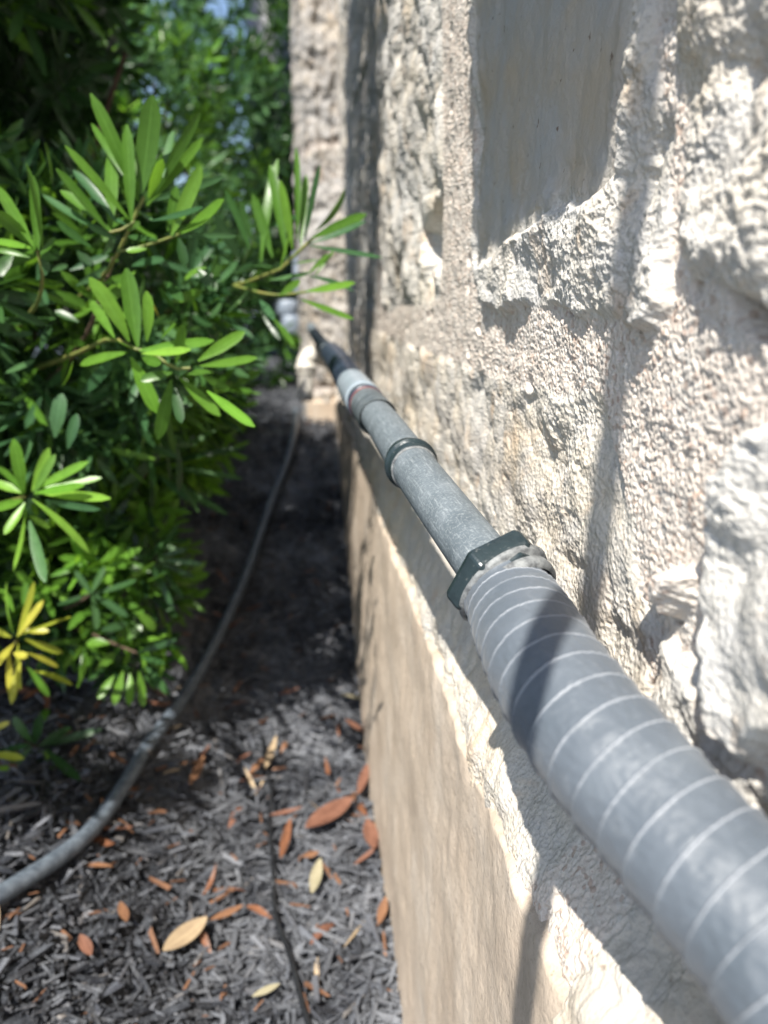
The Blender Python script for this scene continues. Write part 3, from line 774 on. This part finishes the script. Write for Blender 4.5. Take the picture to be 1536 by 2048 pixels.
sh3 = [(631, 462, 690, 378, 20), (624, 476, 732, 428, 23), (622, 486, 731, 443, 15, 4), (618, 491, 764, 515, 13, 4), (618, 552, 707, 582, 15, 4), (611, 583, 710, 566, 17), (600, 598, 707, 638, 13), (630, 552, 668, 502, 7), (618, 546, 656, 508, 10),
       (520, 462, 606, 430, 11, 4), (585, 500, 560, 360, 20), (602, 492, 612, 350, 17), (572, 510, 540, 330, 24), (545, 515, 505, 388, 22, 0), (522, 525, 556, 318, 22), (594, 480, 592, 295, 14), (610, 480, 640, 330, 14, 1), (545, 636, 588, 692, 17), (520, 600, 548, 640, 18, 4), (520, 620, 560, 680, 14, 1), (560, 590, 600, 560, 16), (560, 540, 580, 470, 22, 0), (505, 480, 480, 400, 20, 1), (500, 500, 450, 380, 22, 1), (480, 520, 430, 430, 24, 1), (540, 560, 620, 545, 14, 4), (575, 530, 640, 520, 12, 0)]
shoot([(a, b_, c_, d_, w_, *r) for a, b_, c_, d_, w_, *r in sh3], [([(628, 474, 0), (590, 512, 0), (540, 552, 0.02), (470, 570, 0.05), (380, 600, 0.15), (200, 700, 0.4)], 0.0013, 0.003), ([(612, 584, 0), (560, 590, 0.01), (520, 585, 0.02), (470, 572, 0.05)], 0.0012, 0.0015)], 0.62, idp, 'shoot reaching right across the stone wall')
sh5 = [(105, 300, 60, 60, 58), (140, 290, 215, 100, 45), (150, 300, 242, 128, 40, 0), (150, 285, 388, 160, 42), (200, 275, 445, 232, 38), (150, 300, 370, 265, 42), (180, 300, 485, 322, 45), (140, 325, 390, 560, 50), (130, 400, 220, 448, 40), (115, 370, 58, 642, 50), (110, 340, 20, 480, 45), (100, 330, -30, 370, 45), (100, 300, -30, 250, 45), (95, 290, -20, 180, 40, 0), (200, 330, 440, 370, 36, 4), (130, 420, 200, 690, 55, 4)]
shoot([(a, b_, c_, d_, w_*0.4557, *(r or [2])) for a, b_, c_, d_, w_, *r in sh5], [([(115, 315, 0), (60, 330, 0.05), (-200, 400, 0.2)], 0.0014, 0.0025)], 0.56, c7, 'brightest lime green rosette at the left edge')
sh6 = [(75, 930, 150, 690, 32, 3), (80, 925, 190, 770, 36, 3), (90, 920, 312, 842, 32, 3), (100, 900, 215, 905, 34, 3), (110, 940, 275, 1000, 36, 3), (120, 1000, 255, 1062, 30, 3), (150, 1080, 318, 1142, 32, 3), (120, 1060, 215, 1190, 36, 2), (90, 1040, 50, 1225, 36, 3), (80, 960, 90, 1160, 34, 3), (60, 960, -30, 1070, 34, 3), (60, 920, 30, 690, 36, 2), (50, 930, -40, 890, 34, 3), (40, 980, 45, 1190, 30, 3), (-40, 1445, 105, 1465, 38, 3), (-40, 1340, 42, 1305, 30, 3), (60, 820, 0, 720, 36, 0), (110, 830, 110, 690, 36, 0), (60, 1000, 120, 1020, 40, 3), (-20, 1510, 40, 1505, 26, 0)]
shoot([(a, b_, c_, d_, w_*0.4557, *r) for a, b_, c_, d_, w_, *r in sh6], [([(75, 945, 0), (20, 1000, 0.05), (-200, 1100, 0.2)], 0.0014, 0.0025)], 0.66, c7, 'yellowed rosette low at the left edge')
sh7 = [(640, 190, 1082, 100, 32), (700, 180, 1062, 235, 30), (720, 230, 998, 392, 34), (740, 200, 870, 382, 34), (690, 220, 832, 332, 34, 4), (640, 200, 520, 250, 30), (640, 200, 560, 310, 30), (660, 180, 700, 60, 30), (680, 170, 900, 130, 30), (640, 180, 560, 80, 30), (660, 210, 660, 400, 34), (620, 190, 480, 160, 30), (700, 170, 950, 20, 30),
       (690, 590, 892, 612, 26), (690, 600, 852, 668, 26), (690, 610, 805, 762, 28), (680, 620, 762, 812, 28), (690, 580, 780, 430, 26), (700, 580, 822, 540, 24), (680, 590, 560, 540, 26), (670, 580, 600, 500, 26), (680, 600, 560, 680, 30, 0), (670, 610, 700, 720, 26)]
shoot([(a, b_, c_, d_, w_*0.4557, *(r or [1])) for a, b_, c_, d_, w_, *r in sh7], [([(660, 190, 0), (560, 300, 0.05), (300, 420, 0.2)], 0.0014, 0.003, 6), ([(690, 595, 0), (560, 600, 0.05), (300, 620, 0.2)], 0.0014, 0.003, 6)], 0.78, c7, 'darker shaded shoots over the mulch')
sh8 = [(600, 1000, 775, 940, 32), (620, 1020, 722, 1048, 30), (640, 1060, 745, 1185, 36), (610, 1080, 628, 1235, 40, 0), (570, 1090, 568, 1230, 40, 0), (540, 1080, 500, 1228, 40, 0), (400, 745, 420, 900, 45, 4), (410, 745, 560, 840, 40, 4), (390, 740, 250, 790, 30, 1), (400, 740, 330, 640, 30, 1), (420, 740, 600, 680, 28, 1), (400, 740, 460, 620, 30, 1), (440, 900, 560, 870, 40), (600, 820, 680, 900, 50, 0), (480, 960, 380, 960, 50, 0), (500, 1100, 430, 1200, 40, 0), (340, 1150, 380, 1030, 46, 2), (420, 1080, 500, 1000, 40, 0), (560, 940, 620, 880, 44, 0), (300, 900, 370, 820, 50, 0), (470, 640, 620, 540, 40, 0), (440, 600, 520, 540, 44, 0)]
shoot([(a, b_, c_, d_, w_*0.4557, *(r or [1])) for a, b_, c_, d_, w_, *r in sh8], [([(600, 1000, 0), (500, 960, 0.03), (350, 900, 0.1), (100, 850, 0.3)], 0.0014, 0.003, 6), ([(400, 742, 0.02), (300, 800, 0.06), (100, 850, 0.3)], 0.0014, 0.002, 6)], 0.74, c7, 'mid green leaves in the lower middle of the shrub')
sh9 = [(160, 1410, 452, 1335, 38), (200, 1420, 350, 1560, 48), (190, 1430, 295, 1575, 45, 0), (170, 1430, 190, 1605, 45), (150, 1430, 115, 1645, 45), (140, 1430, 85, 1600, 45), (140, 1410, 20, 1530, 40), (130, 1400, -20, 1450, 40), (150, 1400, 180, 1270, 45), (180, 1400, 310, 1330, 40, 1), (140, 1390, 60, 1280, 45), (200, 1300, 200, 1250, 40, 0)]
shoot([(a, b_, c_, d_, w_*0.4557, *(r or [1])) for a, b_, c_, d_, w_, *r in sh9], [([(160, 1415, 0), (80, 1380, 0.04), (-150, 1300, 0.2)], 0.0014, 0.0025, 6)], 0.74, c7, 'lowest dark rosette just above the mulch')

# bulk of the shrub: rosettes through the volume of a few lobes
def in_lobes(p, lobes):
    return max(1-(((p[0]-c[0])/c[3])**2+((p[1]-c[1])/c[4])**2+((p[2]-c[2])/c[5])**2) for c in lobes)
def fill(lobes, n, L, w, mats_w, batch, tw, zmin=-0.48, var=None, ns=5, leaves=(9, 13), keep=None):
    k = 0; tries = 0; pro = []
    for _ in range(14):
        pb = LeafBatch(); pb.whorl(np.zeros(3), (0, 0, 1), random.randint(*leaves), L, w, 0, var=var, ns=ns)
        pro.append((np.array(pb.V), np.array(pb.F), np.array(pb.var), np.array(pb.u)))
    while k < n and tries < n*60:
        tries += 1
        c = random.choices(lobes, weights=[l[3]*l[4]*l[5] for l in lobes])[0]
        v = np.array([random.gauss(0, 1) for _ in range(3)]); v /= np.linalg.norm(v)
        r = random.uniform(0.55, 1.0)**0.6
        p = np.array(c[:3])+v*np.array(c[3:6])*r
        if p[2] < zmin or p[1] < 0.40 and p[2] < 0.45 and p[0] > -0.34: continue
        if keep is not None and not keep(p): continue
        d = v+np.array([0.15, -0.15, 0.35])+0.4*np.array([random.gauss(0, 1) for _ in range(3)])
        mi = random.choices([m for m, _ in mats_w], weights=[q for _, q in mats_w])[0]
        batch.inst(random.choice(pro), p, d, random.uniform(0.8, 1.15), mi, random.gauss(0, 0.12))
        d /= np.linalg.norm(d)
        if tw is not None: tw.twig([p, p-d*0.06, p-d*0.08-v*0.08, p-v*0.2-np.array([0, 0, 0.08])], 0.0012, 0.0028, 6)
        k += 1
main = [(-0.66, 1.20, -0.03, 0.52, 0.66, 0.47), (-0.50, 1.75, -0.05, 0.40, 0.5, 0.42), (-0.95, 0.95, 0.25, 0.55, 0.5, 0.5)]
LIT = [(at(620, 716, 1.56), 0.085), (at(50, 985, 0.56), 0.055), (at(20, 1280, 0.66), 0.06), (np.array((-0.23, 0.76, -0.26)), 0.09), (at(280, 440, 0.5), 0.05), (at(280, 710, 0.49), 0.05)]
def gap(p):
    for c, r in LIT:
        v = np.array(p)-c; q = v-np.array(SUN)*(v@np.array(SUN))
        if q@q < r*r and v@np.array(SUN) < 0: return False
    return True
fb = LeafBatch(); tw = LeafBatch()
def clear_lower(p):                  # keep the view to the near ground free
    return not (p[2] < -0.35 and p[1] < 0.95)
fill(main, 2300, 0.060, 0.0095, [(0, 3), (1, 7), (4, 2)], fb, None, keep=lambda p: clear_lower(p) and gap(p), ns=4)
shade_canopy = [(-0.62, 0.95, 0.55, 0.46, 0.62, 0.33), (-0.52, 0.80, 0.74, 0.36, 0.5, 0.20), (-0.56, 0.44, 0.55, 0.20, 0.24, 0.20), (-0.50, 1.10, 0.36, 0.30, 0.40, 0.30)]  # upper lobes, mostly out of view, added to shade shrub, wall and ground
fill(shade_canopy, 2000, 0.066, 0.0105, [(0, 1), (1, 8)], fb, None, zmin=0.22, ns=3, keep=gap)
fill([(-0.21, 0.78, 1.15, 0.08, 0.42, 0.36)], 240, 0.066, 0.0105, [(1, 1)], fb, None, zmin=0.5, ns=3)  # unseen overhead lobe, added to shade the far strip of wall
fill([(-0.37, 0.50, -0.02, 0.10, 0.12, 0.09), (-0.48, 0.36, 0.22, 0.12, 0.12, 0.12)], 240, 0.058, 0.0095, [(0, 1), (1, 2)], fb, None, zmin=-0.48, ns=4, keep=gap)  # unseen lobes beside the view, added to dapple the ground with shade
fill([(-0.23, 0.81, -0.28, 0.11, 0.08, 0.13), (-0.16, 0.90, -0.12, 0.08, 0.10, 0.10)], 150, 0.046, 0.0080, [(0, 7), (2, 1), (1, 4)], fb, None, zmin=-0.46, ns=5)
fill([(-0.20, 0.74, 0.0, 0.16, 0.08, 0.15)], 110, 0.055, 0.0070, [(4, 4), (1, 4), (0, 2)], fb, None, ns=5)
fill([(-0.30, 0.62, 0.02, 0.08, 0.12, 0.08), (-0.36, 0.72, 0.10, 0.12, 0.12, 0.10)], 200, 0.058, 0.009, [(0, 1), (1, 2)], fb, None, ns=4, keep=gap)  # blocker lobes mostly out of view at left, added to shade the mulch
fill([(-0.42, 0.97, -0.27, 0.22, 0.15, 0.20)], 260, 0.055, 0.0092, [(0, 3), (1, 4), (4, 1)], fb, None, zmin=-0.48, ns=4)
fb.build('foliage', LM, shrub)
for k in range(26):
    a = random.random()*2*math.pi; q = np.array([-0.62+random.uniform(-.06, .06), 1.15+random.uniform(-.06, .06), -0.47])
    e = np.array([-0.62+0.42*math.cos(a), 1.15+0.5*math.sin(a), random.uniform(-0.1, 0.65)])
    tw.twig([q, q*0.6+e*0.4+np.array([0, 0, -0.05]), e], 0.009, 0.003, 6)
tw.build('branches', LM, shrub)

# further shrubs
def bg_shrub(label, lobes, n, L, w, mw, var=None, base=None):
    o = empty('background_shrub', base or (lobes[0][0], lobes[0][1], -0.3), label, 'shrub')
    b = LeafBatch(); t_ = LeafBatch()
    fill(lobes, n, L, w, mw, b, None, zmin=-0.4, var=var, ns=3, leaves=(8, 11))
    b.build('foliage', LM, o)
    c = lobes[0]
    for k in range(7):
        e = np.array([c[0]+random.uniform(-.6, .6)*c[3], c[1]+random.uniform(-.6, .6)*c[4], c[2]+random.uniform(0, .6)*c[5]])
        t_.twig([np.array([c[0]+random.uniform(-.08, .08), c[1], -0.35]), (np.array(c[:3])+e)/2-np.array([0, 0, .1]), e], 0.012, 0.004, 6)
    t_.build('branches', LM, o)
bg_shrub('soft out-of-focus yellow green shrub behind the near one, beside the wall end', [(-0.55, 2.75, 0.35, 0.42, 0.5, 0.62), (-0.95, 2.6, 0.6, 0.5, 0.5, 0.6), (-0.28, 2.8, -0.10, 0.27, 0.4, 0.32)], 1500, 0.075, 0.014, [(0, 4), (2, 1), (4, 5), (1, 2)])
bg_shrub('tall blurred green shrub farthest back under the sky', [(-0.7, 4.6, 0.7, 0.75, 0.6, 0.95), (-1.6, 4.2, 0.9, 0.8, 0.6, 1.1), (-0.35, 5.0, 0.25, 0.5, 0.4, 0.6), (-0.3, 4.8, 1.3, 0.5, 0.4, 0.7)], 2300, 0.11, 0.022, [(0, 2), (4, 5), (1, 4)])

# ------------------------------------------------------------ hose, drip line
HOSE = mat_simple('dusty_black_hose', (0.065, 0.082, 0.105), 0.36, (0.15, 0.18, 0.215), 130, 0.3)
def gp(x, y, dz=0.016):
    d = ray(x, y); ts = np.arange(0.3, 5.0, 0.002)
    gap_ = ts*d[2]-(ground_z(ts*d[0], ts*d[1])+dz)
    t = ts[int(np.argmax(gap_ < 0))]
    return d*t
hp = [gp(x, y, 0.019 if y > 1150 else 0.024) for x, y in [(-260, 1880), (-40, 1805), (40, 1765), (150, 1690), (205, 1632), (255, 1560), (300, 1485), (370, 1392), (415, 1315), (455, 1235), (492, 1150), (520, 1070), (548, 990), (575, 920), (590, 860), (592, 820)]]
Ch, _ = resample(catmull(hp, 14), 0.004)
o = tube('garden_hose', Ch, 0.0073, 28, HOSE, None, lambda S, G: 0.0003*fbm(S, G*0.01, 0.02, 2, 71))[0]
tag(o, 'thick grey black hose curving over the mulch from the left edge towards the wall end', 'hose')
BLK = mat_simple('black_drip_tube', (0.010, 0.011, 0.013), 0.4, (0.02, 0.022, 0.025), 80, 0.2)
dp = [gp(x, y) for x, y in [(524, 1470), (530, 1520), (542, 1585), (538, 1650), (546, 1720), (548, 1800), (556, 1850), (578, 1905), (596, 1975), (616, 2045), (650, 2120)]]
Cd, _ = resample(catmull(dp, 10), 0.003)
o = tube('drip_tube', Cd, 0.0022, 16, BLK)[0]
tag(o, 'thin black drip tube lying on the mulch between the hose and the footing', 'drip tube')

# ------------------------------------------------------------ fallen leaves
def litter_mesh(name, L, W, curl, mat, ns=8, fold=0.2):
    b = LeafBatch(); 
    ns = 9
    base = 0
    for i in range(ns+1):
        t = i/ns; ww = math.sin(math.pi*min(1, t*0.96+0.02))**0.75*W/2
        for k in (-1, 0, 1):
            b.V.append(np.array([(t-0.5)*L, k*ww, curl*L*(4*(t-0.5)**2)+abs(k)*ww*fold])); b.u.append(k); b.var.append(0.5)
    for i in range(ns):
        for k in range(2):
            a = i*3+k; b.F.append((a, a+3, a+4, a+1)); b.mat.append(0)
    me = np_mesh(name, np.array(b.V), np.array(b.F)); set_attr(me, 'leafu', b.u); set_attr(me, 'leafvar', b.var)
    me.materials.append(mat); return me
RUST = mat_litter('rust_leaf', (0.115, 0.050, 0.032), (0.22, 0.105, 0.068))
ORNG = mat_litter('orange_leaf', (0.15, 0.072, 0.04), (0.26, 0.135, 0.072))
TANL = mat_litter('tan_leaf', (0.30, 0.22, 0.14), (0.42, 0.32, 0.20))
BRWN = mat_litter('brown_leaf', (0.10, 0.045, 0.025), (0.24, 0.10, 0.05))
CREM = mat_litter('cream_leaf', (0.30, 0.27, 0.17), (0.42, 0.38, 0.26))
special = [  # ax, ay, bx, by, width_px, material, label
 (612, 1660, 705, 1598, 42, RUST, 'large rust red oval leaf lying flat beside the footing'),
 (325, 1905, 412, 1838, 30, TANL, 'broad tan leaf standing on edge in the mulch, left of the drip tube'),
 (420, 1842, 486, 1812, 13, ORNG, 'narrow orange leaf with a dark tip beside the broad tan leaf'),
 (380, 1572, 408, 1515, 15, ORNG, 'upright orange sliver of leaf just right of the hose'),
 (240, 1805, 252, 1845, 16, ORNG, 'curled orange leaf in the mulch left of centre'),
 (160, 1870, 182, 1912, 18, RUST, 'folded rusty leaf at lower left in the black mulch'),
 (500, 1550, 528, 1515, 15, ORNG, 'small orange leaf at the top end of the drip tube'),
 (640, 1720, 622, 1790, 18, CREM, 'crumpled yellow cream leaf right of the drip tube'),
 (758, 1850, 772, 1795, 15, ORNG, 'orange leaf leaning against the foot of the footing'),
 (718, 1590, 735, 1530, 16, RUST, 'rusty leaf resting at the footing above the large oval leaf'),
 (748, 1700, 735, 1640, 24, RUST, 'reddish brown leaf wedged between footing and large oval leaf'),
 (680, 1390, 735, 1402, 22, CREM, 'pale straw leaf at the shade edge beside the footing'),
 (690, 1440, 735, 1470, 20, RUST, 'brown leaf just below the pale straw leaf'),
 (505, 1995, 560, 1970, 22, CREM, 'pale whitish leaf fragment near the bottom by the drip tube'),
 (530, 1540, 552, 1475, 12, TANL, 'light brown curled leaf above the drip tube'),
 (560, 1720, 580, 1640, 14, BRWN, 'dark brown leaf between drip tube and large oval leaf'),
]
for ax, ay, bx, by, wpx, m, lab in special:
    p = gp(ax, ay, 0.020); q = gp(bx, by, 0.024)
    v = q-p; L = float(np.linalg.norm(v)); c = (p+q)/2
    wm = min(wpx*np.linalg.norm(c)/FPX*1.15, L*0.45)
    me = litter_mesh('fallen_leaf', L, wm, 0.04, m)
    o = bpy.data.objects.new('fallen_leaf', me); col.objects.link(o); o.location = c
    o.rotation_euler = (random.gauss(0, 0.25), -math.asin(max(-1, min(1, v[2]/L))), math.atan2(v[1], v[0]))
    tag(o, lab, 'fallen leaf')
protos = [litter_mesh('fallen_leaf', random.uniform(0.018, 0.045), random.uniform(0.005, 0.009), random.uniform(-0.25, 0.35), mt, fold=random.uniform(-0.6, 0.9)) for mt in (RUST, ORNG, TANL, BRWN, BRWN, RUST, ORNG) for _ in range(2)]
k = 0
while k < 64:
    y = random.uniform(0.47, 1.15); x = random.uniform(-0.36, 0.05)
    px = 768+FPX*(np.dot((x, y, GZ0), Rv)/np.dot((x, y, GZ0), Fv))
    if px < -20: continue
    pm = random.choice(protos)
    o = bpy.data.objects.new('small_fallen_leaf', pm); col.objects.link(o)
    o.location = (x, y, float(ground_z(x, y))+random.uniform(0.008, 0.017)); o.rotation_euler = (random.gauss(0, .5), random.gauss(0, .3), random.uniform(0, 6.28))
    o.scale = [random.uniform(0.7, 1.2)]*3
    cname = {'rust_leaf': 'rust red', 'orange_leaf': 'orange', 'tan_leaf': 'tan', 'brown_leaf': 'dark brown'}[pm.materials[0].name]
    where = 'close beside the footing' if x > -0.03 else ('between the drip tube and the hose' if x > -0.17 else 'at the left by the hose')
    row = 'near the bottom edge' if y < 0.62 else ('in the sunny middle' if y < 0.85 else 'by the shrub shade')
    tag(o, 'small %s dried leaf %s, %s' % (cname, where, row), 'fallen leaf', 'small dried leaves scattered over the mulch')
    k += 1

# ------------------------------------------------------------ pvc elbow and things at the wall end
CREAM = mat_simple('cream_pvc', (0.66, 0.62, 0.54), 0.35, (0.74, 0.70, 0.63), 30)
pv = empty('pvc_elbow', tuple(at(622, 765, 1.55)), 'cream white plastic elbow rising from the mulch below the conduit, out of focus', 'pipe')
pe = catmull([at(660, 722, 1.62), at(640, 713, 1.58), at(624, 711, 1.55), at(613, 722, 1.55), at(612, 745, 1.55), at(612, 800, 1.55)], 8)
tube('elbow', pe[:34], 0.019, 24, CREAM, pv); tube('riser', pe[30:], 0.0155, 24, CREAM, pv)
ring_at('elbow_rim', pe[30], pe[31]-pe[30], [(-0.006, 0.0185), (-0.006, 0.0215), (0.006, 0.0215), (0.006, 0.0185)], 28, CREAM, pv)
PALEB = mat_simple('pale_blue_grey_plastic', (0.20, 0.24, 0.30), 0.4, (0.27, 0.31, 0.37), 20)
fv = empty('valve_fitting', tuple(at(578, 665, 2.6)), 'pale blue grey fitting, a blurred stack of rounded caps at the far wall end', 'pipe fitting')
def cap_at(name, px, py, t, r, h):
    c = at(px, py, t)
    ring_at(name, c, np.array([0.02, 0.0, 1.0]), [(-h/2, 0.001), (-h/2, r*0.9), (-h/2+r*0.15, r), (h/2-r*0.3, r), (h/2-r*0.08, r*0.85), (h/2, 0.001)], 28, PALEB, fv)
cap_at('valve_body', 582, 650, 2.6, 0.036, 0.07); cap_at('valve_cap', 574, 615, 2.6, 0.040, 0.055); cap_at('valve_stem', 598, 560, 2.6, 0.020, 0.10); cap_at('valve_handle', 598, 518, 2.6, 0.024, 0.05)
DARKP_ = mat_simple('dark_blue_grey_paint', (0.012, 0.014, 0.024), 0.5, (0.02, 0.024, 0.04), 12)
bm = bmesh.new()
bmesh.ops.create_cone(bm, cap_ends=True, segments=24, radius1=0.20, radius2=0.17, depth=3.6)
bmesh.ops.translate(bm, vec=(-0.17, 6.2, 1.4), verts=bm.verts)
m2 = bpy.data.meshes.new('dark_post'); bm.to_mesh(m2); bm.free()
for p_ in m2.polygons: p_.use_smooth = True
tag(link_mesh('dark_post', m2, DARKP_), 'very dark blurred upright post beyond the top left edge of the stone wall', 'post')

# ------------------------------------------------------------ unseen stake added behind the camera to throw the long thin shadow
wl0 = onwall(1340, 0); wl1 = onwall(1110, 2040)
k_ = 0.155/SUN.x
a_ = wl0-np.array(SUN)*k_; b_ = wl1-np.array(SUN)*k_
dirv = (a_-b_)/np.linalg.norm(a_-b_)
p0 = b_+dirv*((-0.56-b_[2])/dirv[2]); p1 = a_+dirv*0.5
stk, _ = resample(catmull([p0, p0*0.67+p1*0.33, p0*0.33+p1*0.67, p1], 6), 0.03)
T_ = mat_simple('dark_stake', (0.03, 0.05, 0.03), 0.5, (0.05, 0.07, 0.05), 30)
def tube_simple(name, C, r, m):
    b = LeafBatch(); C = np.array(C); n = len(C); kk = 16
    for i in range(n):
        for j in range(kk):
            a = 2*math.pi*j/kk; b.V.append(C[i]+r*np.array([math.cos(a), math.sin(a), 0]))
    for i in range(n-1):
        for j in range(kk):
            b.F.append((i*kk+j, i*kk+(j+1) % kk, (i+1)*kk+(j+1) % kk, (i+1)*kk+j))
    return link_mesh(name, np_mesh(name, np.array(b.V), np.array(b.F)), m)
o = tube_simple('shadow_stake', stk, 0.0054, T_)
tag(o, 'thin unseen stake, added to cast the shadow line on wall and taped conduit', 'stake')
